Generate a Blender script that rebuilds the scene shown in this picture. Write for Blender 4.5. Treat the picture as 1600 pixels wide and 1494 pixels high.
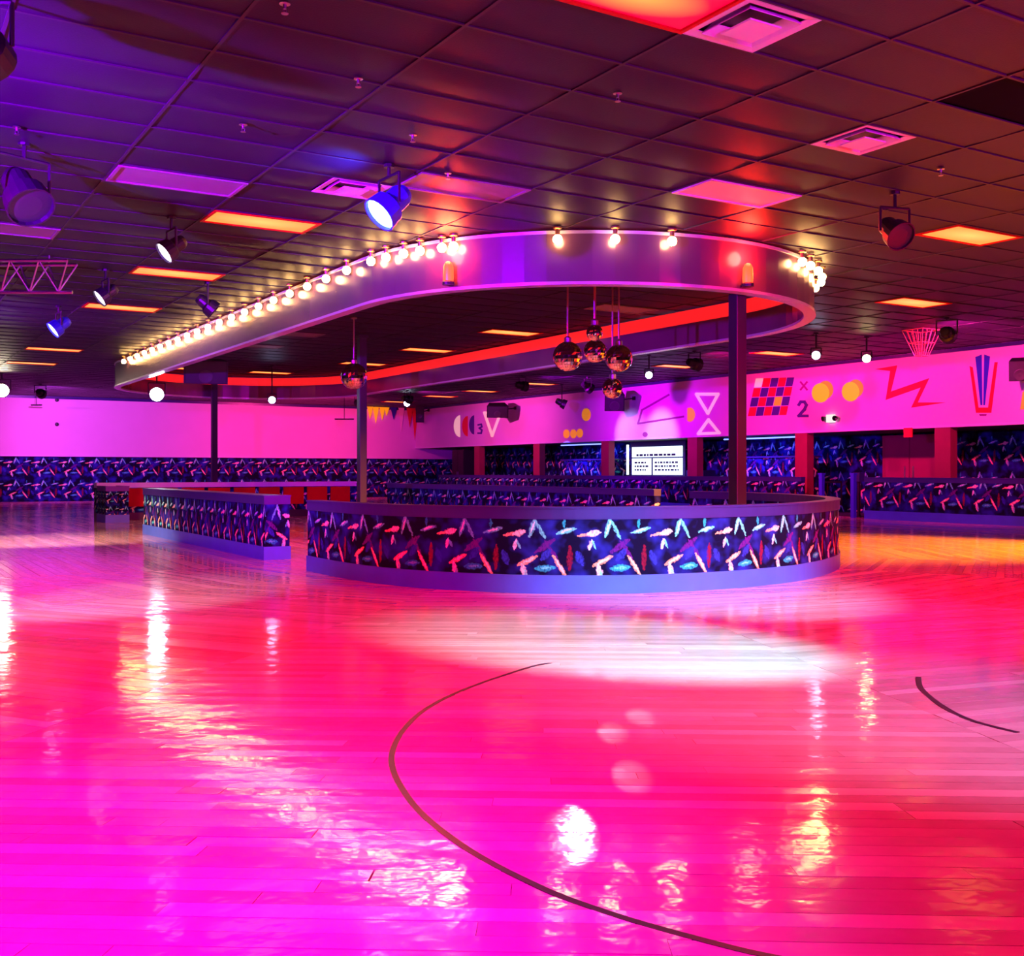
import bpy, bmesh, math, random
from mathutils import Vector, Matrix
random.seed(7)
for o in list(bpy.data.objects): bpy.data.objects.remove(o)
SC = bpy.context.scene; COL = SC.collection
# ------------------------------------------------------------------ camera
FPX, YH, CX, EYE = 1682.0, 736.0, 800.0, 1.13
YAW = math.atan(1025/1682)
FW = (math.sin(YAW), math.cos(YAW)); RT = (math.cos(YAW), -math.sin(YAW))
cam = bpy.data.cameras.new('camera'); camo = bpy.data.objects.new('camera', cam); COL.objects.link(camo)
camo.location = (0, 0, EYE); camo.rotation_euler = (math.pi/2, 0, -YAW)
cam.sensor_width = 36; cam.lens = 36*FPX/1600; cam.shift_y = -(747-YH)/1600
cam.clip_start = .05; cam.clip_end = 200
SC.camera = camo
SC.view_settings.view_transform = 'Standard'; SC.view_settings.look = 'None'
SC.view_settings.gamma = 1; SC.view_settings.use_curve_mapping = False
SC.view_settings.exposure = -0.2
w = bpy.data.worlds.new('world'); SC.world = w; w.use_nodes = True
w.node_tree.nodes['Background'].inputs[0].default_value = (.02, .0, .03, 1)
w.node_tree.nodes['Background'].inputs[1].default_value = .2
# room sizes in metres
CEIL = 3.9; XL, XR, YF, YB = -4.6, 21.15, -3.2, 42.9; XB = 23.2; SOF = 2.12; XBAR = 20.5

def at_z(x, y, z):
    d = FPX*(z-EYE)/(YH-y); l = (x-CX)/FPX*d
    return Vector((d*FW[0]+l*RT[0], d*FW[1]+l*RT[1], z))
def at_d(x, y, d):
    l = (x-CX)/FPX*d
    return Vector((d*FW[0]+l*RT[0], d*FW[1]+l*RT[1], EYE+(YH-y)/FPX*d))
def at_x(x, y, X):
    k = FW[0]+(x-CX)/FPX*RT[0]; return at_d(x, y, X/k)
def at_y(x, y, Y):
    k = FW[1]+(x-CX)/FPX*RT[1]; return at_d(x, y, Y/k)
def pix(p):
    d = p[0]*FW[0]+p[1]*FW[1]; l = p[0]*RT[0]+p[1]*RT[1]
    if d < .05: return None
    return CX+FPX*l/d, YH-FPX*(p[2]-EYE)/d, d

# ------------------------------------------------------------------ materials
def mat(name, col=(.5,.5,.5), rough=.5, metal=0.0, emit=None, estr=0.0, spec=None, coat=0.0):
    m = bpy.data.materials.new(name); m.use_nodes = True
    b = m.node_tree.nodes['Principled BSDF']
    b.inputs['Base Color'].default_value = (*col, 1); b.inputs['Roughness'].default_value = rough
    b.inputs['Metallic'].default_value = metal
    if spec is not None: b.inputs['Specular IOR Level'].default_value = spec
    if coat: b.inputs['Coat Weight'].default_value = coat; b.inputs['Coat Roughness'].default_value = .08
    if emit: b.inputs['Emission Color'].default_value = (*emit, 1); b.inputs['Emission Strength'].default_value = estr
    return m
def noisy(m, scale=6, amt=.25, bump=0.0, bscale=60):
    nt = m.node_tree; b = nt.nodes['Principled BSDF']; c = tuple(b.inputs['Base Color'].default_value)
    tc = nt.nodes.new('ShaderNodeNewGeometry'); n = nt.nodes.new('ShaderNodeTexNoise'); n.inputs['Scale'].default_value = scale
    n.inputs['Detail'].default_value = 4
    nt.links.new(tc.outputs['Position'], n.inputs['Vector'])
    r = nt.nodes.new('ShaderNodeMix'); r.data_type = 'RGBA'
    r.inputs[6].default_value = tuple(v*(1-amt) for v in c[:3])+(1,); r.inputs[7].default_value = tuple(min(1, v*(1+amt)) for v in c[:3])+(1,)
    nt.links.new(n.outputs[0], r.inputs[0]); nt.links.new(r.outputs[2], b.inputs['Base Color'])
    if bump:
        n2 = nt.nodes.new('ShaderNodeTexNoise'); n2.inputs['Scale'].default_value = bscale
        nt.links.new(tc.outputs['Position'], n2.inputs['Vector'])
        bp = nt.nodes.new('ShaderNodeBump'); bp.inputs['Strength'].default_value = bump; bp.inputs['Distance'].default_value = .01
        nt.links.new(n2.outputs[0], bp.inputs['Height']); nt.links.new(bp.outputs[0], b.inputs['Normal'])
    return m
def emis(name, col, s):
    return mat(name, (.02,.02,.02), .4, emit=col, estr=s)

def carpet(name):
    """neon brush-stroke print on navy carpet; one print per UV unit"""
    m = bpy.data.materials.new(name); m.use_nodes = True; nt = m.node_tree; N = nt.nodes; L = nt.links
    b = N['Principled BSDF']; b.inputs['Roughness'].default_value = .9; b.inputs['Specular IOR Level'].default_value = .1
    uv = N.new('ShaderNodeUVMap')
    nz = N.new('ShaderNodeTexNoise'); nz.inputs['Scale'].default_value = 22; nz.inputs['Detail'].default_value = 3
    L.new(uv.outputs[0], nz.inputs['Vector'])
    def vm(op, a, bb=None, sc=None):
        n = N.new('ShaderNodeVectorMath'); n.operation = op
        for i, v in enumerate((a, bb)):
            if v is None: continue
            if isinstance(v, (tuple, list)): n.inputs[i].default_value = v
            else: L.new(v, n.inputs[i])
        if sc is not None:
            if isinstance(sc, float): n.inputs['Scale'].default_value = sc
            else: L.new(sc, n.inputs['Scale'])
        return n
    def mth(op, a, bb=None, clamp=False):
        n = N.new('ShaderNodeMath'); n.operation = op; n.use_clamp = clamp
        for i, v in enumerate((a, bb)):
            if v is None: continue
            if isinstance(v, (int, float)): n.inputs[i].default_value = v
            else: L.new(v, n.inputs[i])
        return n.outputs[0]
    fr = vm('FRACTION', uv.outputs[0]).outputs[0]
    jit = vm('SCALE', vm('SUBTRACT', nz.outputs['Color'], (.5,.5,.5)).outputs[0], sc=.055).outputs[0]
    P = vm('MULTIPLY', vm('ADD', fr, jit).outputs[0], (1,1,0)).outputs[0]
    big = N.new('ShaderNodeTexNoise'); big.inputs['Scale'].default_value = 3.2; L.new(uv.outputs[0], big.inputs['Vector'])
    base = N.new('ShaderNodeMix'); base.data_type = 'RGBA'
    base.inputs[6].default_value = (.004,.003,.022,1); base.inputs[7].default_value = (.02,.025,.30,1)
    mr = N.new('ShaderNodeMapRange'); mr.inputs[1].default_value = .45; mr.inputs[2].default_value = .68
    L.new(big.outputs[0], mr.inputs[0]); L.new(mr.outputs[0], base.inputs[0])
    cur = base.outputs[2]
    teal = (.16,.85,.66); cream = (.95,.84,.66); ora = (.92,.50,.22); pale = (.85,.88,.86); dred = (.20,.008,.03); vio = (.12,.012,.20); tl2 = (.03,.50,.50)
    fine = N.new('ShaderNodeTexNoise'); fine.inputs['Scale'].default_value = 46; fine.inputs['Detail'].default_value = 2
    mpv = N.new('ShaderNodeMapping'); mpv.inputs['Scale'].default_value = (1.0, .45, 1); mpv.inputs['Rotation'].default_value = (0,0,.5); L.new(uv.outputs[0], mpv.inputs[0]); L.new(mpv.outputs[0], fine.inputs['Vector'])
    brk = N.new('ShaderNodeMapRange'); brk.inputs[1].default_value = .30; brk.inputs[2].default_value = .56; brk.inputs[3].default_value = .25; brk.inputs[4].default_value = 1; L.new(fine.outputs[0], brk.inputs[0])
    # apex at u=.30, top of print v=.95 ; (du, dv down)
    S = [(.25,.28,.0,.46,.040,vio),(-.54+1,.37,-.55+1,.70,.036,dred),(.12,.30,.30,.56,.026,vio),(.55,.45,.62,.62,.05,(.03,.04,.38)),(.20,.42,.08,.56,.05,(.03,.04,.38)),
         (.0,.68,.25,.66,.046,tl2),(.06,.67,.20,.665,.018,teal),
         (0,-.01,-.08,.25,.034,teal),(-.01,.04,-.06,.2,.012,pale),(0,.02,.13,.27,.024,teal),
         (.38,.00,.38,.12,.022,tl2),(.28,.20,.54,.13,.030,teal),(.34,.18,.48,.14,.014,pale),
         (.56,.235,.82,.19,.024,ora),(.70,.21,.86,.18,.042,cream),(.74,.29,.71,.42,.026,pale),(.75,.30,.80,.41,.016,teal),
         (.02,.51,-.24,.64,.034,ora),(-.02,.53,-.16,.60,.018,cream),(-.18,.62,-.13,.82,.040,cream),(-.14,.70,-.12,.82,.022,teal),
         (.23,.50,.41,.78,.030,ora),(.27,.55,.38,.73,.016,cream)]
    for (x0,y0,x1,y1,wd,c) in S:
        for sh in (-1, 0, 1):
            a = (x0+.30+sh, .95-y0, 0); e = (x1+.30+sh, .95-y1, 0)
            if max(a[0], e[0]) < -.05 or min(a[0], e[0]) > 1.05: continue
            ba = (e[0]-a[0], e[1]-a[1], 0); l2 = ba[0]**2+ba[1]**2
            pa = vm('SUBTRACT', P, a).outputs[0]
            dt = vm('DOT_PRODUCT', pa, (ba[0]/l2, ba[1]/l2, 0)).outputs['Value']
            h = mth('MINIMUM', mth('MAXIMUM', dt, 0.0), 1.0)
            q = vm('SCALE', ba, sc=h).outputs[0]
            ln = vm('LENGTH', vm('SUBTRACT', pa, q).outputs[0]).outputs['Value']
            ln = mth('DIVIDE', ln, mth('ADD', mth('MULTIPLY', mth('MULTIPLY', h, mth('SUBTRACT', 1.0, h)), 2.6), .38))
            mp = N.new('ShaderNodeMapRange'); mp.inputs[1].default_value = wd*1.15; mp.inputs[2].default_value = wd*.7
            mp.inputs[3].default_value = 0; mp.inputs[4].default_value = 1
            L.new(ln, mp.inputs[0])
            mx = N.new('ShaderNodeMix'); mx.data_type = 'RGBA'; mx.inputs[7].default_value = (*c, 1)
            L.new(mth('MULTIPLY', mp.outputs[0], brk.outputs[0]), mx.inputs[0]); L.new(cur, mx.inputs[6]); cur = mx.outputs[2]
    L.new(cur, b.inputs['Base Color'])
    return m

M = {}
M['carpet'] = carpet('neon_print_carpet')
M['cap'] = noisy(mat('purple_laminate_cap', (.035,.025,.16), .3), 8, .15)
M['kick'] = noisy(mat('blue_kickboard', (.06,.16,.66), .38), 5, .15)
M['wall'] = noisy(mat('painted_white_wall', (.74,.58,.72), .75), 1.2, .06, .05, 40)
M['dwall'] = noisy(mat('dark_wall', (.05,.04,.06), .7), 3, .2)
M['mural_dark'] = mat('navy_mural_paint', (.06,.03,.25), .6)
M['trim'] = mat('pale_trim', (.75,.70,.78), .35)
M['ctrim'] = mat('chrome_edge_trim', (.85,.75,.9), .25, .6)
M['tbar'] = mat('ceiling_grid_bar', (.022,.010,.026), .6)
M['black'] = noisy(mat('black_metal', (.015,.013,.02), .4), 10, .3)
M['blackp'] = noisy(mat('black_speaker_shell', (.012,.011,.016), .55), 10, .3)
M['grille'] = mat('speaker_grille', (.03,.03,.04), .6)
M['steel'] = mat('brushed_steel', (.55,.5,.58), .3, 1)
M['white'] = noisy(mat('white_enamel', (.72,.60,.74), .4), 4, .05)
M['column'] = noisy(mat('dark_purple_column_paint', (.025,.01,.04), .45), 3, .2)
M['redpost'] = noisy(mat('dark_red_post_paint', (.30,.03,.06), .55), 3, .2)
M['reddoor'] = noisy(mat('dark_red_door_paint', (.32,.03,.08), .5), 3, .15)
M['redvinyl'] = noisy(mat('red_vinyl', (.5,.004,.006), .5, spec=.1), 6, .15)
M['mirror'] = mat('mirror_tile', (.92,.9,.95), .04, 1)
M['fascia'] = noisy(mat('glossy_purple_fascia', (.15,.07,.13), .24, .4), 1.5, .2)
M['innerfascia'] = noisy(mat('glossy_plum_inner_fascia', (.30,.10,.22), .2, .6), 1.5, .2)
M['redband'] = mat('red_band_cove_glow', (.6,.02,.03), .4, emit=(1,.015,.02), estr=1.0)  # emission stands in for red cove lights along the band
M['bulb'] = emis('warm_globe', (1,.56,.18), 62)
M['brass'] = mat('brass_socket', (.5,.35,.15), .35, 1)
def gel(name, c0, c1, s):
    m = emis(name, c0, s); nt = m.node_tree; N = nt.nodes; b = N['Principled BSDF']
    tc = N.new('ShaderNodeTexCoord'); g = N.new('ShaderNodeTexGradient'); g.gradient_type = 'QUADRATIC_SPHERE'
    mp = N.new('ShaderNodeMapping'); mp.inputs['Location'].default_value = (-1.05,-1.05,0); mp.inputs['Scale'].default_value = (2.1,2.1,0)
    nt.links.new(tc.outputs['Generated'], mp.inputs[0]); nt.links.new(mp.outputs[0], g.inputs[0])
    mx = N.new('ShaderNodeMix'); mx.data_type = 'RGBA'; mx.inputs[6].default_value = (*c1,1); mx.inputs[7].default_value = (*c0,1)
    pw = N.new('ShaderNodeMath'); pw.operation = 'POWER'; pw.inputs[1].default_value = .5; nt.links.new(g.outputs['Fac'], pw.inputs[0])
    nt.links.new(pw.outputs[0], mx.inputs[0]); nt.links.new(mx.outputs[2], b.inputs['Emission Color']); return m
M['panel_orange'] = gel('orange_gel_diffuser', (1,.38,.09), (1,.22,.04), 2.2)
M['panel_deep'] = gel('red_orange_gel_diffuser', (1,.42,.06), (.7,.0,.03), 1.8)
M['panel_dim'] = noisy(mat('unlit_pale_diffuser', (.22,.14,.2), .5), 8, .1)
M['panel_pink'] = mat('pink_gel_diffuser', (.6,.2,.25), .5, emit=(1,.08,.14), estr=.7)
M['wire'] = mat('painted_wire', (.65,.12,.10), .4)
M['mural_yellow'] = mat('yellow_mural_paint_added_glow', (.95,.75,.02), .6, emit=(1,.55,.0), estr=.7)  # emission added so the yellow stays vivid under pink lamps
M['mural_orange'] = mat('orange_mural_paint_added_glow', (.95,.5,.03), .6, emit=(1,.40,.0), estr=.45)  # glow put into the orange paint to brighten it
M['mural_red'] = mat('red_mural_paint', (.85,.02,.03), .6)
M['mural_cream'] = mat('cream_mural_paint_added_glow', (.95,.85,.6), .6, emit=(1,.7,.6), estr=.45)  # emission added so cream outlines stand out from the wall
M['mural_blue'] = mat('blue_mural_paint', (.03,.04,.55), .6)
M['mural_plum'] = mat('plum_mural_paint', (.30,.02,.22), .6)
M['flag_yellow'] = mat('yellow_cloth_added_glow', (.95,.75,.03), .8, emit=(1,.6,.0), estr=.4); M['flag_blue'] = mat('blue_cloth', (.02,.03,.4), .8)  # glow put into the yellow cloth so it does not turn orange
M['flag_red'] = mat('red_cloth', (.75,.01,.03), .8); M['flag_white'] = mat('cream_cloth', (.9,.8,.7), .8)
M['line'] = mat('dark_floor_line_paint', (.03,.01,.03), .35)
M['menu'] = emis('lit_menu_panel', (.72,.85,1), 2.2)
M['menudark'] = mat('menu_frame', (.02,.03,.12), .4)
M['ink'] = mat('menu_ink', (.02,.02,.08), .5)
M['blueneon'] = emis('blue_tube', (.15,.2,1), 4)
M['bluepost'] = mat('blue_painted_post', (.04,.05,.6), .4)
M['vin'] = mat('speaker_cone', (.05,.05,.06), .5)

def wood():
    m = bpy.data.materials.new('varnished_maple'); m.use_nodes = True; nt = m.node_tree; N = nt.nodes; L = nt.links
    b = N['Principled BSDF']
    at = N.new('ShaderNodeAttribute'); at.attribute_name = 'tone'
    geo = N.new('ShaderNodeNewGeometry')
    n = N.new('ShaderNodeTexNoise'); n.inputs['Scale'].default_value = 9; n.inputs['Detail'].default_value = 5; L.new(geo.outputs['Position'], n.inputs['Vector'])
    ad = N.new('ShaderNodeMath'); ad.operation = 'MULTIPLY_ADD'; ad.inputs[1].default_value = .35; L.new(n.outputs[0], ad.inputs[0]); L.new(at.outputs['Fac'], ad.inputs[2])
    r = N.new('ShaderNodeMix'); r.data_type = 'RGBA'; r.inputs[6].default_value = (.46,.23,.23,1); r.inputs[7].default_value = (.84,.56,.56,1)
    L.new(ad.outputs[0], r.inputs[0]); L.new(r.outputs[2], b.inputs['Base Color'])
    rr = N.new('ShaderNodeMapRange'); rr.inputs[3].default_value = .08; rr.inputs[4].default_value = .14; L.new(at.outputs['Fac'], rr.inputs[0])
    L.new(rr.outputs[0], b.inputs['Roughness'])
    n2 = N.new('ShaderNodeTexNoise'); n2.inputs['Scale'].default_value = 7; n2.inputs['Detail'].default_value = 3; L.new(geo.outputs['Position'], n2.inputs['Vector'])
    bp = N.new('ShaderNodeBump'); bp.inputs['Strength'].default_value = .3; bp.inputs['Distance'].default_value = .01
    L.new(n2.outputs[0], bp.inputs['Height']); L.new(bp.outputs[0], b.inputs['Normal'])
    b.inputs['Specular IOR Level'].default_value = .6
    return m
M['wood'] = wood()
def tilemat():
    m = mat('dark_ceiling_tile', (.018,.004,.028), .5, spec=.2); nt = m.node_tree
    return noisy(m, 3, .25, .12, 90)
M['tile'] = tilemat()

# ------------------------------------------------------------------ mesh helpers
class MB:
    def __init__(s): s.v = []; s.f = []; s.uv = []; s.m = []
    def quad(s, pts, uv=None):
        i = len(s.v); s.v += [tuple(p) for p in pts]; s.f.append(tuple(range(i, i+len(pts)))); s.uv.append(uv or [(0,0)]*len(pts))
    def box(s, c, sz, rz=0, R=None):
        hx, hy, hz = sz[0]/2, sz[1]/2, sz[2]/2; i = len(s.v)
        Rm = R or Matrix.Rotation(rz, 3, 'Z')
        for z in (-hz, hz):
            for x, y in ((-hx,-hy),(hx,-hy),(hx,hy),(-hx,hy)):
                s.v.append(tuple(Rm @ Vector((x,y,z))+Vector(c)))
        for f in ((0,3,2,1),(4,5,6,7),(0,1,5,4),(1,2,6,5),(2,3,7,6),(3,0,4,7)):
            s.f.append(tuple(i+k for k in f)); s.uv.append([(0,0)]*4)
    def tube(s, a, b, r, n=8, r2=None, caps=True):
        a = Vector(a); b = Vector(b); d = b-a
        if d.length < 1e-6: return
        q = d.to_track_quat('Z', 'Y'); r2 = r if r2 is None else r2; i = len(s.v)
        for p, rr in ((a, r), (b, r2)):
            for k in range(n):
                t = 2*math.pi*k/n; s.v.append(tuple(p+q @ Vector((rr*math.cos(t), rr*math.sin(t), 0))))
        for k in range(n):
            s.f.append((i+k, i+(k+1)%n, i+n+(k+1)%n, i+n+k)); s.uv.append([(0,0)]*4)
        if caps:
            s.f.append(tuple(i+n-1-k for k in range(n))); s.uv.append([(0,0)]*n)
            s.f.append(tuple(i+n+k for k in range(n))); s.uv.append([(0,0)]*n)
    def lathe(s, prof, n=20, o=(0,0,0), q=None):
        i = len(s.v); o = Vector(o)
        for r, z in prof:
            for k in range(n):
                t = 2*math.pi*k/n; p = Vector((r*math.cos(t), r*math.sin(t), z))
                s.v.append(tuple(o+(q @ p if q else p)))
        for j in range(len(prof)-1):
            for k in range(n):
                s.f.append((i+j*n+k, i+j*n+(k+1)%n, i+(j+1)*n+(k+1)%n, i+(j+1)*n+k)); s.uv.append([(0,0)]*4)
    def sweep(s, path, t0, t1, z0, z1, closed=False, per=1.0, vz0=0.0, vper=1.0, uoff=0.0):
        """wall of section [t0,t1] (offsets to the left of the path) x [z0,z1] with metre-true print coordinates"""
        n = len(path); P = [Vector((p[0], p[1])) for p in path]; nor = []
        for k in range(n):
            a = P[k-1] if (k > 0 or closed) else P[k]; c = P[(k+1) % n] if (k < n-1 or closed) else P[k]
            d = (c-a); d = d.normalized(); nor.append(Vector((-d.y, d.x)))
        ln = [0.0]
        for k in range(1, n+1): ln.append(ln[-1]+(P[k % n]-P[k-1]).length)
        V = lambda z: (z-vz0)/vper
        m = n if closed else n-1
        for k in range(m):
            j = (k+1) % n; u0 = ln[k]/per+uoff; u1 = ln[k+1]/per+uoff
            A0 = P[k]+nor[k]*t0; B0 = P[j]+nor[j]*t0; A1 = P[k]+nor[k]*t1; B1 = P[j]+nor[j]*t1
            s.quad([(*A0,z0),(*B0,z0),(*B0,z1),(*A0,z1)], [(u0,V(z0)),(u1,V(z0)),(u1,V(z1)),(u0,V(z1))])
            s.quad([(*B1,z0),(*A1,z0),(*A1,z1),(*B1,z1)], [(-u1,V(z0)),(-u0,V(z0)),(-u0,V(z1)),(-u1,V(z1))])
            s.quad([(*A0,z1),(*B0,z1),(*B1,z1),(*A1,z1)]); s.quad([(*B0,z0),(*A0,z0),(*A1,z0),(*B1,z0)])
        if not closed:
            for k, fl in ((0, 0), (n-1, 1)):
                A = P[k]+nor[k]*t0; B = P[k]+nor[k]*t1; e = abs(t1-t0)/per
                q = [(*B,z0),(*A,z0),(*A,z1),(*B,z1)]; u = [(0,V(z0)),(e,V(z0)),(e,V(z1)),(0,V(z1))]
                s.quad(q if not fl else q[::-1], u if not fl else u[::-1])
    def prism(s, pts, d):
        """extrude polygon (list of 3-D points) by vector d"""
        d = Vector(d); n = len(pts); i = len(s.v); pts = [Vector(p) for p in pts]
        s.v += [tuple(p) for p in pts]+[tuple(p+d) for p in pts]
        s.f.append(tuple(i+k for k in range(n-1,-1,-1))); s.uv.append([(0,0)]*n)
        s.f.append(tuple(i+n+k for k in range(n))); s.uv.append([(0,0)]*n)
        for k in range(n):
            s.f.append((i+k, i+(k+1)%n, i+n+(k+1)%n, i+n+k)); s.uv.append([(0,0)]*4)
    def build(s, name, m, parent=None, smooth=False, uv=False, origin=None):
        me = bpy.data.meshes.new(name)
        vs = s.v if origin is None else [tuple(Vector(p)-Vector(origin)) for p in s.v]
        me.from_pydata(vs, [], s.f); me.update()
        if uv:
            l = me.uv_layers.new(name='UVMap'); flat = [c for u in s.uv for c in u]
            for i, c in enumerate(flat): l.data[i].uv = c
        if smooth:
            for p in me.polygons: p.use_smooth = True
        me.materials.append(M[m] if isinstance(m, str) else m)
        o = bpy.data.objects.new(name, me); COL.objects.link(o)
        if origin is not None: o.location = origin
        if parent: o.parent = parent
        return o
def tag(o, label=None, cat=None, group=None, kind=None):
    if label: o['label'] = label
    if cat: o['category'] = cat
    if group: o['group'] = group
    if kind: o['kind'] = kind
    return o
def empty(name, loc, label, cat, group=None, kind=None):
    o = bpy.data.objects.new(name, None); COL.objects.link(o); o.location = loc; o.empty_display_size = .1
    return tag(o, label, cat, group, kind)
def copy_tree(o, parent=None):
    c = o.copy(); COL.objects.link(c); c.parent = parent
    for ch in list(o.children): copy_tree(ch, c)
    return c
def sphere(mb, c, r, nu=16, nv=10):
    prof = [(max(1e-4, r*math.sin(math.pi*j/nv)), -r*math.cos(math.pi*j/nv)) for j in range(nv+1)]
    mb.lathe(prof, nu, c)

# ------------------------------------------------------------------ lamps (fixture + its light)
LIGHT_N = 0
def spot_light(parent, loc, target, col, power, angle, blend=.5, size=.08):
    l = bpy.data.lights.new('lamp_light', 'SPOT'); l.color = col; l.energy = power; l.spot_size = math.radians(angle)
    l.spot_blend = blend; l.shadow_soft_size = size
    o = bpy.data.objects.new('lamp_light', l); COL.objects.link(o)
    d = Vector(target)-Vector(loc); o.rotation_euler = d.to_track_quat('-Z', 'Y').to_euler()
    o.location = Vector(loc)-(parent.location if parent else Vector((0,0,0)))
    if parent: o.parent = parent
    return o
LENS = {}
def lens_mat(col, s):
    k = (tuple(round(c,2) for c in col), s)
    if k not in LENS: LENS[k] = emis('lamp_lens', col, s)
    return LENS[k]
def par_can(pos, target, label, lens=(1,1,1), ls=8.0, light=None, size=.16, group=None, body='black', name='par_can', drop=None):
    """stage lamp: tapered can with fins, glowing lens, U yoke and a stem up to the ceiling"""
    pos = Vector(pos); d = (Vector(target)-pos).normalized(); q = d.to_track_quat('Z', 'Y')
    e = empty(name, pos, label, 'stage light', group)
    r = size; L = size*2.2
    mb = MB(); mb.lathe([(1e-3,-L*.62),(r*.45,-L*.6),(r*.62,-L*.45),(r*.66,-L*.1),(r*.9,0),(r*.98,L*.3),(r,L*.38),(r*.93,L*.38),(r*.9,L*.3)], 18, (0,0,0), q)
    mb.build('housing', body, e, smooth=False)
    mb = MB(); mb.lathe([(1e-3,L*.33),(r*.5,L*.325),(r*.91,L*.30)], 18, (0,0,0), q); mb.build('lens', lens_mat(lens, ls), e)
    up = Vector((0,0,1)); sx = d.cross(up)
    sx = Vector((1,0,0)) if sx.length < .05 else sx.normalized()
    mb = MB(); a = sx*(r*1.12); t = up*(r*1.55)
    mb.tube(-a, -a+t, .014, 6); mb.tube(a, a+t, .014, 6); mb.tube(-a+t, a+t, .014, 6); mb.build('yoke', 'black', e)
    mb = MB(); top = (CEIL-.005-pos.z) if drop is None else drop
    mb.tube(t, Vector((0,0,max(top, t.z+.02))), .018, 6); mb.tube(Vector((0,0,max(top, t.z+.02)-.03)), Vector((0,0,max(top, t.z+.02))), .05, 8)
    mb.build('hanging_stem', 'black', e)
    if light:
        col, power, ang, bl = light
        spot_light(e, pos+d*(L*.45), target, col, power, ang, bl, size*.5)
    return e

# ================================================================== SETTING
FLOOR_Z = 0.0
mb = MB(); mb.box(((XL+XB)/2, (YF+YB)/2, -.12), (XB-XL+.4, YB-YF+.4, .2)); floor = mb.build('floor', 'dwall')
tag(floor, 'polished maple rink floor laid in fanned sectors around the oval island', 'floor', kind='structure')

PW = .085; C1 = (8.1, 12.5); C2 = (8.1, 28.0)
def clip(poly, x0, x1, y0, y1):
    for ax, lim, sg in ((0,x0,1),(0,x1,-1),(1,y0,1),(1,y1,-1)):
        out = []
        for i in range(len(poly)):
            a, b = poly[i-1], poly[i]; ia = (a[ax]-lim)*sg >= 0; ib = (b[ax]-lim)*sg >= 0
            if ia != ib:
                t = (lim-a[ax])/(b[ax]-a[ax]); out.append((a[0]+(b[0]-a[0])*t, a[1]+(b[1]-a[1])*t))
            if ib: out.append(b)
        poly = out
        if len(poly) < 3: return []
    return poly
boards = []
def add_board(poly, nn=(1,0)):
    p = clip(poly, XL, XBAR+.6, YF, YB)
    if len(p) < 3: return
    a = 0
    for i in range(len(p)): a += p[i-1][0]*p[i][1]-p[i][0]*p[i-1][1]
    if abs(a) < .01: return
    boards.append((p if a > 0 else p[::-1], nn))
NS = 8; HA = math.pi/NS/2; G = .0018
for (cx, cy), base in ((C1, math.pi), (C2, 0.0)):
    for k in range(NS):
        ph = base+(k+.5)*math.pi/NS; n = (math.cos(ph), math.sin(ph)); t = (-n[1], n[0]); r = .3
        while r < 22:
            r1 = r+PW; h0 = r*math.tan(HA)-G; h1 = r1*math.tan(HA)-G
            mid = [(cx+n[0]*r, cy+n[1]*r)]
            if XL-4 < mid[0][0] < XBAR+4 and YF-4 < mid[0][1] < YB+4:
                L = h0+h1; nseg = 1 if L < 2.0 else (2 if L < 4 else 3)
                cuts = [-1.0]+sorted(random.uniform(-.75,.75) for _ in range(nseg-1))+[1.0]
                for a, b in zip(cuts, cuts[1:]):
                    def pt(rr, hh, s, sg):
                        o = hh*s if abs(s) == 1 else hh*s+sg*G*.5
                        return (cx+n[0]*rr+t[0]*o, cy+n[1]*rr+t[1]*o)
                    add_board([pt(r+G, h0, a, 1), pt(r1-G, h1, a, 1), pt(r1-G, h1, b, -1), pt(r+G, h0, b, -1)], n)
            r = r1
x = XL
while x < XBAR+.6:
    y = C1[1]; 
    while y < C2[1]-.01:
        y1 = min(C2[1], y+random.uniform(1.6, 3.2))
        if C2[1]-y1 < .5: y1 = C2[1]
        add_board([(x+G,y+G),(x+PW-G,y+G),(x+PW-G,y1-G),(x+G,y1-G)]); y = y1
    x += PW
def board_size(pn):
    p = pn[0]
    q = [pix((*c, 0)) for c in p]
    if any(c is None for c in q): 
        return 0
    cl = clip([(c[0], c[1]) for c in q], 0, 1600, 0, 1494)
    if len(cl) < 3: return 0
    return abs(sum(cl[i-1][0]*cl[i][1]-cl[i][0]*cl[i-1][1] for i in range(len(cl))))/2
boards.sort(key=board_size, reverse=True)
def board_mesh(name, polys, parent):
    V = []; Fc = []; T = []
    for p, nn in polys:
        i = len(V); n = len(p); z = random.uniform(-.0006, .0006); tone = random.random()**1.5*.65+.1
        tx = random.gauss(0,.0045); ty = random.gauss(0,.0006); gx = sum(c[0] for c in p)/n; gy = sum(c[1] for c in p)/n
        V += [(c[0], c[1], z+tx*((c[0]-gx)*nn[0]+(c[1]-gy)*nn[1])+ty*((c[1]-gy)*nn[0]-(c[0]-gx)*nn[1])) for c in p]+[(c[0], c[1], -.012) for c in p]
        Fc.append(tuple(range(i, i+n))); T.append(tone)
        for j in range(n): Fc.append((i+j, i+n+j, i+n+(j+1)%n, i+(j+1)%n)); T.append(tone*.6)
    me = bpy.data.meshes.new(name); me.from_pydata(V, [], Fc); me.update()
    a = me.attributes.new('tone', 'FLOAT', 'FACE')
    a.data.foreach_set('value', T)
    me.materials.append(M['wood']); o = bpy.data.objects.new(name, me); COL.objects.link(o); o.parent = parent
    return o
for p in boards[:300]: board_mesh('plank', [p], floor)
tag(board_mesh('plank_field', boards[300:], floor), kind='stuff')
# carpeted floor of the concession recess
mb = MB(); mb.box(((XBAR+.6+XB)/2, (YF+YB)/2, -.005), (XB-XBAR-.6, YB-YF, .01)); mb.build('recess_carpet', 'dwall', floor)

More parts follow.
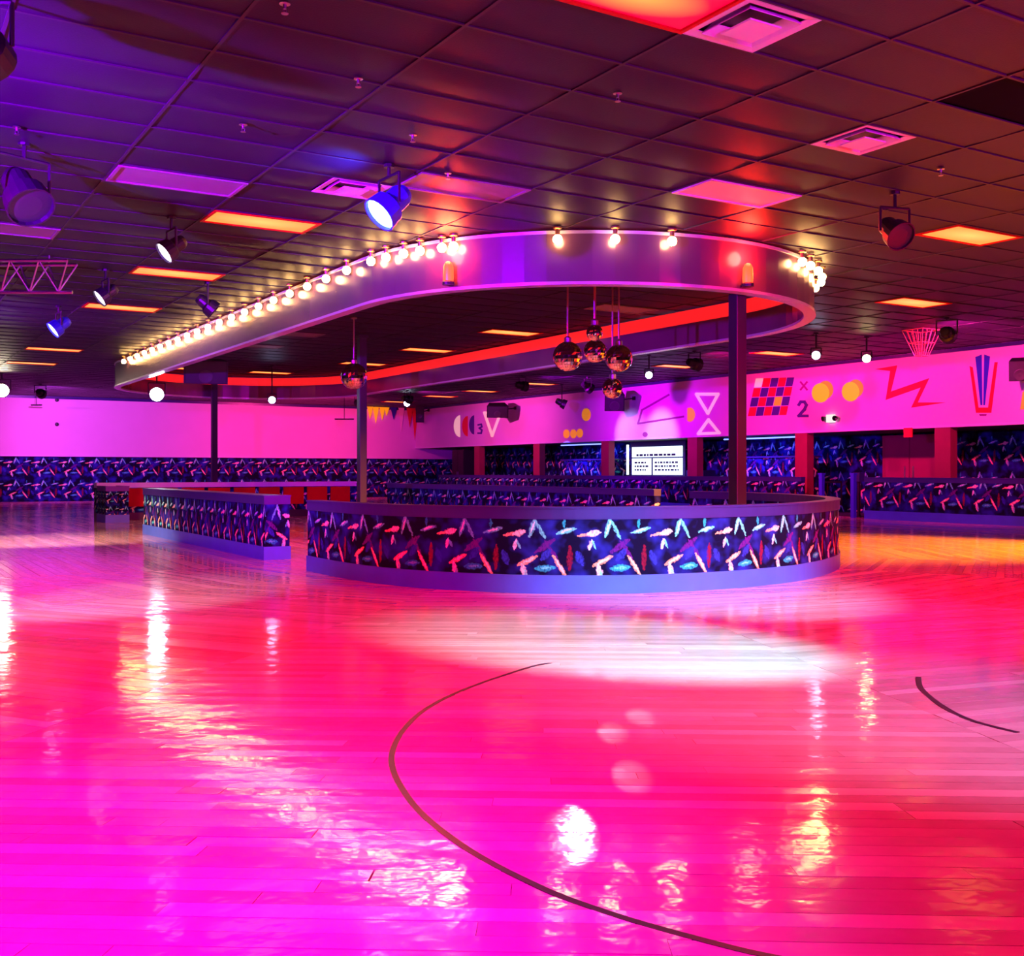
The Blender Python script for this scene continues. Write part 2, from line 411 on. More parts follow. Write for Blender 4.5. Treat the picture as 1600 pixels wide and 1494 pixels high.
# walls
mb = MB(); mb.box(((XL+XB)/2, YB+.1, CEIL/2), (XB-XL+.4, .2, CEIL)); wb = tag(mb.build('wall_back', 'wall'), 'tall white back wall with patterned carpet along its lower half', 'wall', kind='structure')
mb = MB(); mb.sweep([(XL, YB-.012),(XB-.02, YB-.012)], 0, .012, .0, 1.66, per=.93, vz0=.0, vper=.83, uoff=.0); 
mb.build('carpet_panel', 'carpet', wb, uv=True)
mb = MB(); mb.box(((XL+XR)/2, YB-.025, 1.69), (XR-XL, .05, .05)); mb.build('ledge', 'trim', wb)
mb = MB(); mb.box((XL-.1, (YF+YB)/2, CEIL/2), (.2, YB-YF, CEIL)); tag(mb.build('wall_left', 'dwall'), 'plain dark side wall opposite the concession soffit', 'wall', kind='structure')
mb = MB(); mb.box(((XL+XB)/2, YF-.1, CEIL/2), (XB-XL+.4, .2, CEIL)); tag(mb.build('wall_front', 'dwall'), 'plain dark end wall facing the island', 'wall', kind='structure')
mb = MB(); mb.box((XR+.1, (YF+YB)/2, (CEIL+SOF)/2), (.2, YB-YF, CEIL-SOF)); ws = tag(mb.build('wall_right', 'wall'), 'white soffit wall painted with geometric murals above the concession openings', 'wall', kind='structure')
mb = MB(); mb.box((XR-.015, (YF+YB)/2, SOF+.03), (.03, YB-YF, .06)); mb.build('edge_trim', 'trim', ws)
mb = MB(); mb.box((XR-.03, (YF+YB)/2, CEIL-.05), (.06, YB-YF, .08)); mb.build('crown_trim', 'cap', ws)
mb = MB(); mb.box(((XL+XR)/2, YB-.03, CEIL-.05), (XR-XL, .06, .10)); mb.build('crown_trim', 'cap', wb)
mb = MB(); mb.box(((XR+.2+XB)/2, (YF+YB)/2, SOF+.05), (XB-XR-.2, YB-YF, .1)); tag(mb.build('ceiling_recess', 'dwall'), 'low dark ceiling over the concession recess', 'ceiling', kind='structure')
mb = MB(); mb.box((XB+.1, (YF+YB)/2, SOF/2), (.2, YB-YF, SOF)); wr = tag(mb.build('wall_recess', 'dwall'), 'back wall of the concession recess covered with neon print carpet', 'wall', kind='structure')
mb = MB(); mb.sweep([(XB-.012, YF),(XB-.012, YB)], 0, .012, 0, SOF-.02, per=.86, vz0=.28, vper=.86); mb.build('carpet_panel', 'carpet', wr, uv=True)

# ceiling: slab above, tiles in a bar grid
mb = MB(); mb.box(((XL+XR)/2, (YF+YB)/2, CEIL+.2), (XR-XL+.4, YB-YF+.4, .2)); ceil = tag(mb.build('ceiling', 'dwall'), 'dark suspended tile ceiling on a metal bar grid', 'ceiling', kind='structure')
GX, GY, TX, TY = 4.45, 5.25, 1.22, .61
def cell(x, y): return (math.floor((x-GX)/TX), math.floor((y-GY)/TY))
# light panels: (x, y of centre, kind)
PAN = [(3.84,4.95,'o'),(3.8,8.0,None),(3.8,11.7,'o'),(3.8,15.3,'o'),(3.8,18.95,'o'),(3.8,22.5,None),(3.8,26.2,'o'),(3.8,29.8,'o'),(3.8,33.4,None),
       (7.44,8.0,'p'),(11.1,7.95,'o'),(14.8,11.6,'o'),(18.4,18.3,'o'),(18.4,21.9,'o'),(18.4,28.7,'o'),(18.4,32.1,'o'),(18.4,35.7,'o'),(18.4,39.1,'o'),
       (11.1,22.0,'o'),(11.1,18.6,'o'),(11.1,25.4,'o'),(9.9,29.3,'o'),(7.44,29.3,'o'),(11.1,34,'o'),(14.8,34,'o'),(7.44,20.7,'d'),(7.44,23.3,'d'),(2.6,10.4,'d'),(1.4,13.5,'d'),(11.1,15.0,'d'),(5.0,9.2,'d'),(14.8,4.3,'o'),(18.4,10.3,'o')]
taken = {}
for (x, y, k) in PAN:
    if k: taken[cell(x, y)] = ('panel', k)
VENT = [((4.78,4.95),'white square air diffuser with stepped louvres beside the big red-orange ceiling panel'),
        ((7.2,6.16),'white square air diffuser with stepped louvres near the dark open ceiling tile'),
        ((4.15,9.9),'white square air diffuser with stepped louvres beside the blue-lit spotlight')]
for (p, l) in VENT: taken[cell(*p)] = ('vent', p, l)
taken[cell(7.2, 4.97)] = ('hole',)
nx0, nx1 = math.floor((XL-GX)/TX), math.ceil((XR-GX)/TX); ny0, ny1 = math.floor((YF-GY)/TY), math.ceil((YB-GY)/TY)
def tile_geo(w, h, sag, nx=4, ny=2):
    V = []; Fc = []
    for j in range(ny+1):
        for i in range(nx+1):
            a, b = i/nx, j/ny; s = (1-(2*a-1)**2)*.7+.3; s *= 1-(2*b-1)**2
            V.append(((a-.5)*w, (b-.5)*h, -sag*s))
    for j in range(ny):
        for i in range(nx): Fc.append((j*(nx+1)+i, (j+1)*(nx+1)+i, (j+1)*(nx+1)+i+1, j*(nx+1)+i+1))
    return V, Fc
tiles = []
for i in range(nx0, nx1):
    for j in range(ny0, ny1):
        x0 = max(XL, GX+i*TX); x1 = min(XR, GX+(i+1)*TX); y0 = max(YF, GY+j*TY); y1 = min(YB, GY+(j+1)*TY)
        if x1-x0 < .05 or y1-y0 < .05: continue
        tk = taken.get((i, j))
        if tk and tk[0] in ('panel', 'hole'): continue
        if tk and tk[0] == 'vent':
            px, py = tk[1]
            if px < x0+.61+.02: x0 = x0+.62
            else: x1 = x0+.60
        tiles.append((x0, x1, y0, y1))
def tile_px(t):
    q = [pix((x, y, CEIL)) for x, y in ((t[0],t[2]),(t[1],t[2]),(t[1],t[3]),(t[0],t[3]))]
    if any(c is None for c in q): return 0
    cl = clip([(c[0],c[1]) for c in q], 0, 1600, 0, 1494)
    if len(cl) < 3: return 0
    return abs(sum(cl[i-1][0]*cl[i][1]-cl[i][0]*cl[i-1][1] for i in range(len(cl))))/2
tiles.sort(key=tile_px, reverse=True)
tcache = {}
rest = MB()
for n, (x0,x1,y0,y1) in enumerate(tiles):
    w_, h_ = round(x1-x0-.008, 3), round(y1-y0-.008, 3); sg = random.choice((.004,.009,.015,.022)); rx = random.uniform(-.010,.010)
    if n < 300:
        k = (w_, h_, sg)
        if k not in tcache:
            V, Fc = tile_geo(w_, h_, sg); me = bpy.data.meshes.new('ceiling_tile'); me.from_pydata(V, [], Fc); me.update(); me.materials.append(M['tile'])
            for p in me.polygons: p.use_smooth = True
            tcache[k] = me
        o = bpy.data.objects.new('ceiling_tile', tcache[k]); COL.objects.link(o); o.location = ((x0+x1)/2, (y0+y1)/2, CEIL+.004); o.rotation_euler = (rx, 0, 0); o.parent = ceil
    else:
        V, Fc = tile_geo(w_, h_, sg); i = len(rest.v); c = math.cos(rx); s_ = math.sin(rx)
        rest.v += [((x0+x1)/2+v[0], (y0+y1)/2+v[1]*c, CEIL+.004+v[2]+v[1]*s_) for v in V]; rest.f += [tuple(i+k for k in f) for f in Fc]; rest.uv += [[(0,0)]*4 for _ in Fc]
tag(rest.build('ceiling_tile_field', 'tile', ceil, smooth=True), kind='stuff')
mb = MB()
for i in range(nx0, nx1+1):
    x = GX+i*TX
    if XL < x < XR: mb.box((x, (YF+YB)/2, CEIL), (.024, YB-YF, .014))
for j in range(ny0, ny1+1):
    y = GY+j*TY
    if YF < y < YB: mb.box(((XL+XR)/2, y, CEIL-.001), (XR-XL, .024, .012))
mb.build('grid_bars', 'tbar', ceil)
# shade inside the open tile, put in as a black plate
c = (GX+TX*cell(7.2,4.97)[0]+TX/2, GY+TY*cell(7.2,4.97)[1]+TY/2)
mb = MB(); mb.box((c[0], c[1], CEIL+.02), (TX-.02, TY-.02, .01)); mb.build('black_cavity_plate', mat('void_black_plate', (.003,.004,.004), .9, spec=.05), ceil)

# ================================================================== ceiling panels and vents
LAB = {'o': 'glowing orange-red rectangular ceiling panel light', 'p': 'dim pink rectangular ceiling panel light in front of the oval soffit', 'd': 'unlit pale rectangular ceiling panel light'}
proto = {}
def make_panel(k):
    e = empty('ceiling_panel_light', (0,0,0), LAB[k], 'ceiling light', {'o':'lit orange ceiling panels','p':None,'d':'unlit ceiling panels'}[k])
    mb = MB(); w2, h2 = TX-.026, TY-.026
    for sx in (-1, 1): mb.box((sx*(w2/2-.015), 0, -.004), (.03, h2, .02))
    for sy in (-1, 1): mb.box((0, sy*(h2/2-.015), -.004), (w2-.06, .03, .02))
    mb.build('frame', {'o':'redvinyl','p':'white','d':'panel_dim'}[k], e)
    mb = MB(); mb.box((0, 0, .004), (w2-.06, h2-.06, .008)); mb.build('diffuser', {'o':'panel_orange','p':'panel_pink','d':'panel_dim'}[k], e)
    return e
for (x, y, k) in PAN:
    if not k: continue
    ci = cell(x, y); p = (GX+TX*(ci[0]+.5), GY+TY*(ci[1]+.5), CEIL-.006)
    if k not in proto or len(proto) == 1 and 'big' in proto: o = make_panel(k); proto['big' if not proto else k] = o
    else: o = copy_tree(proto[k])
    o.location = p
    if k == 'o':
        if p[0] < 5: tag(o, 'glowing orange ceiling panel light in the row beside the bulb-lit side of the soffit', group='orange panels beside the soffit')
        elif p[0] > 16: tag(o, 'glowing orange ceiling panel light in the row before the mural wall', group='orange panels before the mural wall')
        elif 6 < p[0] < 12 and 10 < p[1] < 31: tag(o, 'glowing orange ceiling panel light inside the oval soffit', group='orange panels inside the soffit')
        elif p[1] < 9 and p[0] < 13: tag(o, 'bright orange ceiling panel light beside an unlit round stage lamp', group='orange panel by the round lamp')
        elif p[1] > 31: tag(o, 'glowing orange ceiling panel light between the oval soffit and the back wall', group='orange panels before the back wall')
        else: tag(o, 'glowing orange ceiling panel light between the curved soffit end and the mural wall', group='orange panels past the soffit end')
    if k == 'd':
        if p[0] < 4: tag(o, 'unlit dark ceiling panel near the truss and violet-lit lamp', group='unlit panels near the truss')
        elif p[1] < 9.6: tag(o, 'unlit ceiling panel right behind the blue-lit stage lamp', group='unlit panel behind the blue lamp')
        else: tag(o, 'unlit dark ceiling panel inside the oval soffit', group='unlit panels inside the soffit')
    if abs(p[0]-3.8) < .4 and p[1] < 6:
        tag(o, 'large red-orange ceiling panel light touching a square air diffuser', 'ceiling light')
        for ch in o.children:
            if ch.name.startswith('diffuser'):
                ch.data.materials[0] = M['panel_deep']
for ((x, y), lab) in VENT:
    ci = cell(x, y); x0 = GX+TX*ci[0]; xc = x0+.305 if x < x0+.61+.02 else x0+.915; yc = GY+TY*(ci[1]+.5)
    e = empty('air_diffuser', (xc, yc, CEIL-.008), lab, 'vent')
    for n, (a, b, z) in enumerate(((.30,.235,0),(.215,.165,-.012),(.15,.0,-.022))):
        mb = MB()
        if b:
            for sg in (-1, 1):
                mb.prism([(sg*a,-a,z),(sg*a,a,z),(sg*b,b,z+.045*(n>0)+.012),(sg*b,-b,z+.045*(n>0)+.012)], (0,0,.006)); mb.prism([(-a,sg*a,z),(a,sg*a,z),(b,sg*b,z+.045*(n>0)+.012),(-b,sg*b,z+.045*(n>0)+.012)], (0,0,.006))
        else: mb.box((0,0,z), (.26,.26,.012))
        mb.build(('frame','louvre','centre_plate')[n], 'white', e)
    mb = MB(); mb.box((0,0,.07), (.58,.58,.01)); mb.build('dark_throat', 'black', e)

# ================================================================== island barriers
def spline(P, n=8):
    out = []
    for i in range(len(P)-1):
        p0 = Vector(P[max(0,i-1)]); p1 = Vector(P[i]); p2 = Vector(P[i+1]); p3 = Vector(P[min(len(P)-1,i+2)])
        for k in range(n):
            t = k/n; out.append(tuple(.5*((2*p1)+(-p0+p2)*t+(2*p0-5*p1+4*p2-p3)*t*t+(-p0+3*p1-3*p2+p3)*t**3)))
    out.append(tuple(P[-1])); return out
def barrier(path, label, h=.80, th=.13, per=.70, base=.17, capm='cap', kick='kick', group=None, vper=.68, vz0=.045, name='rink_barrier', uoff=0.0):
    e = empty(name, (path[0][0], path[0][1], 0), label, 'barrier', group)
    o = Vector((path[0][0], path[0][1], 0))
    cz = h-.115
    mb = MB(); mb.sweep(path, 0, th, base, cz, per=per, vz0=(base-.03) if vz0 is None else vz0, vper=vper, uoff=uoff); mb.build('carpet_panel', 'carpet', e, uv=True, origin=o).location = (0,0,0)
    mb = MB(); mb.sweep(path, -.012, th+.012, cz, h-.018); mb.sweep(path, -.022, th+.022, h-.018, h); mb.build('cap', capm, e, origin=o).location = (0,0,0)
    mb = MB(); mb.sweep(path, -.018, th+.018, .0, base); mb.build('kickboard', kick, e, origin=o).location = (0,0,0)
    return e
front = spline([(4.42,13.0),(4.38,11.8),(4.40,10.5),(4.58,9.55),(4.98,8.8),(5.55,8.2),(6.35,7.85),(7.3,7.76),(8.4,7.97),(9.7,8.68),(10.75,9.75),(11.5,11.1),(11.78,12.4),(11.75,13.5)])
front = front[9:]
barrier(front, 'long curved carpeted barrier with purple cap forming the rounded end of the island', per=.70, uoff=.25)
barrier([(4.42,20.0),(4.42,17),(4.42,13.25)], 'straight carpeted barrier beside a gap, along the open side of the island', h=.82, th=.32, per=.55, uoff=.1)
barrier([(11.75,14.4),(11.75,25.2)], 'long straight carpeted barrier across the island from the open gap', h=.82, th=.13, per=.70)
barrier([(4.65,25.6),(4.65,24.6),(5.12,24.6),(5.12,25.6)], 'short pale-lit carpeted end post of the island barrier', h=.80, th=.05, per=.33, vper=.33)
e = barrier([(4.66,25.75),(11.0,25.75)], 'cross barrier with pale cap and red padded panels at the far end of the island', h=.86, th=.3, capm='trim', kick='black')
for k in range(9):
    mb = MB(); x = 5.3+k*.62; mb.box((x+.28-4.66, -.03, .52), (.52, .05, .42)); mb.build('red_panel', 'redvinyl', e)
# barrier in front of the concession recess
barrier([(XBAR, YF+.3),(XBAR, 17.4)], 'long carpeted barrier along the orange-lit edge of the rink floor', h=.98, per=.83, base=.2, vper=.83, vz0=.17)
barrier([(XBAR, 19.4),(XBAR, 39.2)], 'long carpeted barrier below the lit menu boards and blue counters', h=.98, per=.83, base=.2, vper=.83, vz0=.17)

# ================================================================== oval soffit
SCX, SY0, SY1, SR = 8.88, 12.8, 28.0, 3.32; SZ = 3.25
def stadium(r, n=40):
    P = []
    for k in range(n+1): a = math.pi+math.pi*k/n; P.append((SCX+r*math.cos(a), SY0+r*math.sin(a)))
    for k in range(1, 9): P.append((SCX+r, SY0+(SY1-SY0)*k/9))
    for k in range(n+1): a = math.pi*k/n; P.append((SCX+r*math.cos(a), SY1+r*math.sin(a)))
    for k in range(1, 9): P.append((SCX-r, SY1-(SY1-SY0)*k/9))
    return P
so = empty('oval_soffit', (SCX, (SY0+SY1)/2, CEIL), 'large hanging oval soffit with glossy purple outside and red-lit inside', 'soffit')
OR = Vector((SCX, (SY0+SY1)/2, CEIL))
def sof(name, m, r, t, z0, z1, smooth=False):
    mb = MB(); mb.sweep(stadium(r), 0, t, z0, z1, closed=True); o = mb.build(name, m, so, origin=OR); o.location = (0,0,0); return o
sof('outer_fascia', 'fascia', SR, .02, SZ+.03, CEIL-.034)
sof('inner_fascia', 'innerfascia', SR-.10, .02, SZ+.03, CEIL-.26)
sof('red_band', 'redband', SR-.09, .02, CEIL-.26, CEIL-.034)
sof('bottom_trim', 'ctrim', SR+.02, .16, SZ, SZ+.035)
sof('top_trim', 'ctrim', SR+.012, .03, CEIL-.07, CEIL-.034)
# columns
for (x, y, lab) in ((9.18,9.78,'dark square column standing behind the curved island barrier'),(8.75,20.2,'dark square column with a mirror ball hung beside it'),(8.8,30.9,'dark square column below a hanging black speaker')):
    e = empty('support_column', (x, y, 0), lab, 'column')
    mb = MB(); mb.box((0,0,(CEIL-.02)/2), (.158,.158,CEIL-.02)); o = mb.build('shaft', 'column', e)
    bv = o.modifiers.new('bevel', 'BEVEL'); bv.width = .012; bv.segments = 2
    mb = MB(); mb.box((0,0,.06), (.22,.22,.12)); mb.build('base_plate', 'column', e)
    mb = MB(); mb.box((0,0,CEIL-.06), (.2,.2,.06)); mb.build('top_plate', 'column', e)

# globe bulbs along the soffit's top edge
pts = []
for d in (187,192.5,198,202.5,208,210.7,231.8,242.7,253.9,291,296,303,311,318,326): pts.append((SCX+(SR+.10)*math.cos(math.radians(d)), SY0+(SR+.10)*math.sin(math.radians(d))))
y = 13.1
while y < 27.2: pts.append((SCX-SR-.10, y)); y += .72
bp = None
for (x, y) in pts:
    if bp is None:
        bp = empty('globe_bulb', (0,0,0), 'small warm glowing globe bulb below the ceiling along the outer edge of the oval soffit', 'bulb', 'globe bulbs around the oval soffit')
        mb = MB(); sphere(mb, (0,0,0), .055, 12, 8); mb.build('globe', 'bulb', bp, smooth=True)
        mb = MB(); mb.lathe([(.022,.045),(.026,.06),(.026,.11),(.05,.12),(.05,.14),(1e-3,.14)], 10); mb.build('socket', 'brass', bp)
        o = bp
    else: o = copy_tree(bp)
    o.location = (x, y, CEIL-.155)

# ================================================================== stage lamps
# visible fixtures
SIDE = Vector((-.62*RT[0]-.46*FW[0], -.62*RT[1]-.46*FW[1], -.6))
p = at_z(608, 322, 3.52)
par_can(p, p+Vector((-.55*RT[0]-.38*FW[0],-.55*RT[1]-.38*FW[1],-.62)), 'stage lamp coloured blue as if lit, with a bright blue-white lens beside a square air diffuser', (.30,.65,1), 7, ((.1,.25,1), 260, 60, .6), .17, body='bluepost')  # body colour stands in for blue light on a black housing
bl = bpy.data.lights.new('added_blue_spill', 'SPOT'); bl.color = (.05,.1,1); bl.energy = 160; bl.spot_size = math.radians(110); bl.spot_blend = 1; bl.shadow_soft_size = .05  # bare extra light added for the blue glow on the ceiling
blo = bpy.data.objects.new('added_blue_spill', bl); COL.objects.link(blo); blo.location = p+Vector((-.25*RT[0]-.1*FW[0],-.25*RT[1]-.1*FW[1],.0)); blo.rotation_euler = Vector((-.5*RT[0],-.5*RT[1],.8)).to_track_quat('-Z','Y').to_euler()
p = at_z(38, 305, 3.45); par_can(p, p+Vector((.2,-.5,-.6)), 'large dark stage lamp in violet light near the truss', (.10,.03,.5), .12, None, .2)
p = at_z(268, 388, 3.55); par_can(p, p+SIDE, 'black stage lamp hanging in front of an orange panel light', (.95,.8,1), 3, None, .13)
p = at_z(165, 460, 3.55); par_can(p, p+SIDE, 'black stage lamp hanging across the next orange panel light of the row', (.95,.8,1), 3, None, .13)
p = at_z(92, 510, 3.55); par_can(p, p+SIDE, 'stage lamp with a body coloured as if blue-lit above the orange panel nearest the back wall', (.5,.6,1), 6, None, .15, body='bluepost')  # blue light on this housing is put into its body colour
p = at_z(325, 478, 3.55); par_can(p, p+Vector((.7,-.2,-.6)), 'small stage lamp with violet lens beside the row of globe bulbs', (.5,.05,.9), 1.2, None, .14)
p = at_z(1398, 362, 3.5); par_can(p, p+Vector((-.2,-.8,-.6)), 'unlit round black stage lamp beside the bright orange ceiling panel', (.03,.02,.03), .1, None, .15)
# lamps facing the rink: (pixel, height, lens, strength, label)
for (x, y, z, c, s, r, lab) in (
    (245,616,3.05,(.75,.88,1),70,.18,'brilliant white stage lamp shining below the far tip of the oval soffit'),
    (425,625,3.0,(.45,.55,1),32,.10,'bright blue-white stage lamp in front of the pink back wall'),
    (3,610,3.42,(1,.85,.6),70,.2,'brilliant warm white stage lamp near the back wall and truss'),
    (1275,555,3.45,(.6,.7,1),30,.09,'bright blue-white stage lamp before the mural circles'),
    (1354,560,3.45,(1,.85,.35),38,.09,'bright yellow stage lamp above the zigzag mural'),
    (1014,586,3.42,(.55,.55,1),25,.09,'small blue-white stage lamp above the violet-lit wall patch'),
    (636,630,3.55,(.7,.8,1),30,.12,'blue-bodied stage lamp with white lens beside the coloured pennants')):
    p = at_z(x, y, z)
    par_can(p, Vector((p.x*.3, p.y*.3, .8)), lab, c, s, None, r, body='bluepost' if x == 636 else 'black')  # blue body colour stands for blue light on that lamp
# lamps over the rink (mostly outside the frame) that colour floor, walls and ceiling
def wash(pos, tgt, col, power, ang, bl, lab, size=.16):
    return par_can(pos, tgt, lab, col, 2, (col, power, ang, bl), size)
wash((-1.0,.4,3.5), (.2,2.9,0), (.85,.0,1), 2700, 62, .9, 'magenta stage lamp over the near rink floor')
wash((3.0,-1.0,3.5), (2.5,1.8,0), (1,.0,.13), 1300, 78, .9, 'hot pink stage lamp over the near rink floor')
wash((5.6,-.4,3.5), (4.5,2.9,0), (.5,.4,1), 1700, 40, .9, 'lilac stage lamp over the near rink corner')
wash((1.0,4.2,3.6), (2.0,5.3,0), (1,.0,.0), 2400, 105, .9, 'red stage lamp hung in front of the island')
wash((-1.6,9.5,3.6), (1.5,11.0,0), (1,.0,.04), 2600, 120, .9, 'red stage lamp along the open side of the rink')
wash((-.6,17.0,3.6), (2.6,18.8,0), (1,.55,.40), 4600, 46, .9, 'peach stage lamp along the open side of the rink')
wash((9.8,2.0,3.6), (9.4,5.4,0), (1,.0,.0), 8000, 105, .9, 'red stage lamp beyond the curved barrier')
wash((17.2,6.2,3.6), (13.4,10.6,0), (1,.26,.0), 24000, 58, .8, 'amber stage lamp near the long carpeted barrier')
wash((6.3,15.0,3.72), (8.0,17,0), (1,.0,.01), 700, 130, .9, 'red stage lamp hung inside the oval soffit')
wash((5.2,1.4,3.55), (4.3,5.5,0), (.0,.95,1), 5200, 27, .75, 'white stage lamp aimed at the floor before the curved barrier')
wash((-1.8,6.0,3.55), (2.1,9.9,0), (.45,.78,1), 2600, 22, .8, 'white stage lamp aimed along the straight barrier')
wash((5.3,2.4,3.4), (6.8,7.7,.35), (.0,.55,1), 5200, 36, .8, 'blue stage lamp aimed at the curved barrier')
wash((.6,6.8,3.55), (4.4,14,.5), (.22,.06,1), 1300, 42, .8, 'indigo stage lamp aimed at the straight barrier')
wash((13.6,6.4,3.5), (10.3,9.4,.4), (1,.16,.02), 420, 50, .8, 'orange stage lamp aimed at the end of the curved barrier')
# wall washes
wash((-1.5,36.5,3.55), (4.0,YB,2.2), (1,.06,.62), 2600, 100, .9, 'pink stage lamp washing the back wall')
wash((5.0,37.0,3.6), (8.0,YB,2.4), (.75,.08,1), 1900, 90, .9, 'violet stage lamp washing the back wall')
wash((15.5,36.0,3.6), (15.5,YB,2.4), (1,.03,.26), 2500, 105, .9, 'rose stage lamp washing the back wall')
wash((16.2,33.5,3.6), (XR,34.5,2.9), (1,.05,.52), 1300, 105, .9, 'pink stage lamp washing the mural wall')
wash((16.5,26.5,3.6), (XR,26.5,2.9), (.75,.0,1), 1300, 90, .9, 'violet stage lamp washing the mural wall')
wash((16.5,19.0,3.6), (XR,19.6,2.9), (1,.01,.24), 1900, 105, .9, 'red-pink stage lamp washing the mural wall')
wash((16.8,12.5,3.6), (XR,14.5,2.9), (1,.02,.34), 1700, 105, .9, 'hot pink stage lamp washing the mural wall')
wash((18.4,25.9,3.6), (XR,25.9,2.2), (.72,.70,1), 400, 38, .8, 'white stage lamp making a bright patch on the mural wall')
wash((19.3,28.6,3.3), (22.8,26.3,1.2), (.45,.4,1), 300, 50, .8, 'blue stage lamp aimed at the menu boards')
# violet light thrown up onto the ceiling
wash((9.0,-1.6,2.5), (8.0,4.5,3.9), (.65,.0,.8), 2400, 95, 1.0, 'unseen plum lamp added to tint the ceiling')  # added fill lamp out of view, shifts the ceiling hue to plum
wash((2.5,-1.8,2.5), (3.4,5.0,3.9), (.55,.0,.9), 1800, 90, 1.0, 'unseen plum lamp added to tint the ceiling tiles near the big panel')  # second plum fill, likewise added out of view
wash((-2.0,6.2,2.7), (.2,8.4,3.9), (.26,.0,1), 19000, 84, 1.0, 'violet stage lamp aimed up at the ceiling')
wash((-1.0,20,2.8), (1.2,20.3,3.9), (.38,.0,.9), 5000, 80, 1.0, 'purple stage lamp aimed up at the ceiling')
# beacon lamps added to make the red glows on the soffit's outside
for (ang, lab) in ((209.5,'beacon lamp added for the red glow on the soffit beside the end of the bulb row'),(271.5,'beacon lamp added for the red glow on the soffit above the front column')):
    ca, sa = math.cos(math.radians(ang)), math.sin(math.radians(ang))
    p = Vector((SCX+(SR+.10)*ca, SY0+(SR+.10)*sa, SZ+.05)); e = empty('added_beacon_lamp', p, lab, 'lamp')
    mb = MB(); mb.lathe([(1e-3,.0),(.07,.0),(.075,.03),(.06,.045)], 14); mb.box((-.045*ca,-.045*sa,.015), (.09,.06,.03), math.radians(ang)); mb.build('base', 'black', e)
    mb = MB(); mb.lathe([(.06,.045),(.065,.10),(.06,.22),(.035,.27),(1e-3,.28)], 14); mb.build('dome', emis('added_beacon_glow', (1,.05,.008), 4.5), e, smooth=True)
    l = bpy.data.lights.new('added_beacon_light', 'POINT'); l.color = (1,.02,.01); l.energy = 150; l.shadow_soft_size = .1
    o = bpy.data.objects.new('added_beacon_light', l); COL.objects.link(o); o.parent = e; o.location = (.02*ca, .02*sa, .36)

# mirror-ball light flecks are thrown by bare narrow lamps added at the ball cluster
BALLS = [(887,557,.205,14.8,'large mirror ball on its own rod in the hanging cluster'),(930,549,.160,14.75,'mirror ball in the middle of the hanging cluster below the smallest ball'),(929,520,.108,14.0,'small mirror ball hanging above the middle one'),
         (967,560,.196,15.35,'large pale-lit mirror ball at the end of the hanging cluster'),(957,607,.150,15.6,'red-lit mirror ball hanging lowest in the cluster'),(553,588,.24,19.4,'mirror ball hung in front of the middle column')]
for (x, y, r, d, lab) in BALLS:
    p = at_d(x, y, d); e = empty('mirror_ball', p, lab, 'mirror ball', 'mirror balls')
    mb = MB(); nv, nu = 14, 26
    for j in range(nv):
        a0, a1 = math.pi*j/nv, math.pi*(j+1)/nv
        for k in range(nu):
            b0, b1 = 2*math.pi*k/nu, 2*math.pi*(k+1)/nu
            q = [Vector((r*math.sin(a)*math.cos(b), r*math.sin(a)*math.sin(b), -r*math.cos(a))) for a, b in ((a0,b0),(a0,b1),(a1,b1),(a1,b0))]
            cc = sum(q, Vector())/4; jt = Vector((random.gauss(0,1),random.gauss(0,1),random.gauss(0,1)))*r*.004
            q = [cc+(v-cc)*.93+ (jt if i % 2 else -jt) for i, v in enumerate(q)]
            if j in (0, nv-1): q = [q[0], q[2], q[3]] if j == 0 else [q[0], q[1], q[2]]
            mb.quad(q)
    mb.build('mirror_facets', 'mirror', e)
    mb = MB(); sphere(mb, (0,0,0), r*.965, 20, 12); mb.build('core', 'black', e, smooth=True)
    mb = MB(); mb.lathe([(.05,r-.01),(.05,r+.05),(.02,r+.07)], 10); mb.build('motor_cap', 'steel', e)
    mb = MB(); mb.tube((0,0,r+.05), (0,0,CEIL-.005-p.z), .014, 6); mb.tube((0,0,CEIL-.03-p.z), (0,0,CEIL-.005-p.z), .06, 10); mb.build('rod', 'steel', e)
pc = at_d(905, 470, 13.2)
for (x, y, s) in ((960,1058,1.0),(1000,1120,1.6),(958,1145,.8),(988,1212,1.2),(887,1308,2.2),(915,1050,.7)):
    t = at_z(x, y, 0); pos = Vector((pc.x, pc.y, 3.2)); dist = (t-pos).length
    spot_light(None, pos, t, (1,.85,1), (2400 if s < 2 else 130)*s, math.radians(0)+1.0 if s < 2 else 1.15, 1.0, .005).name = 'added_fleck_light'

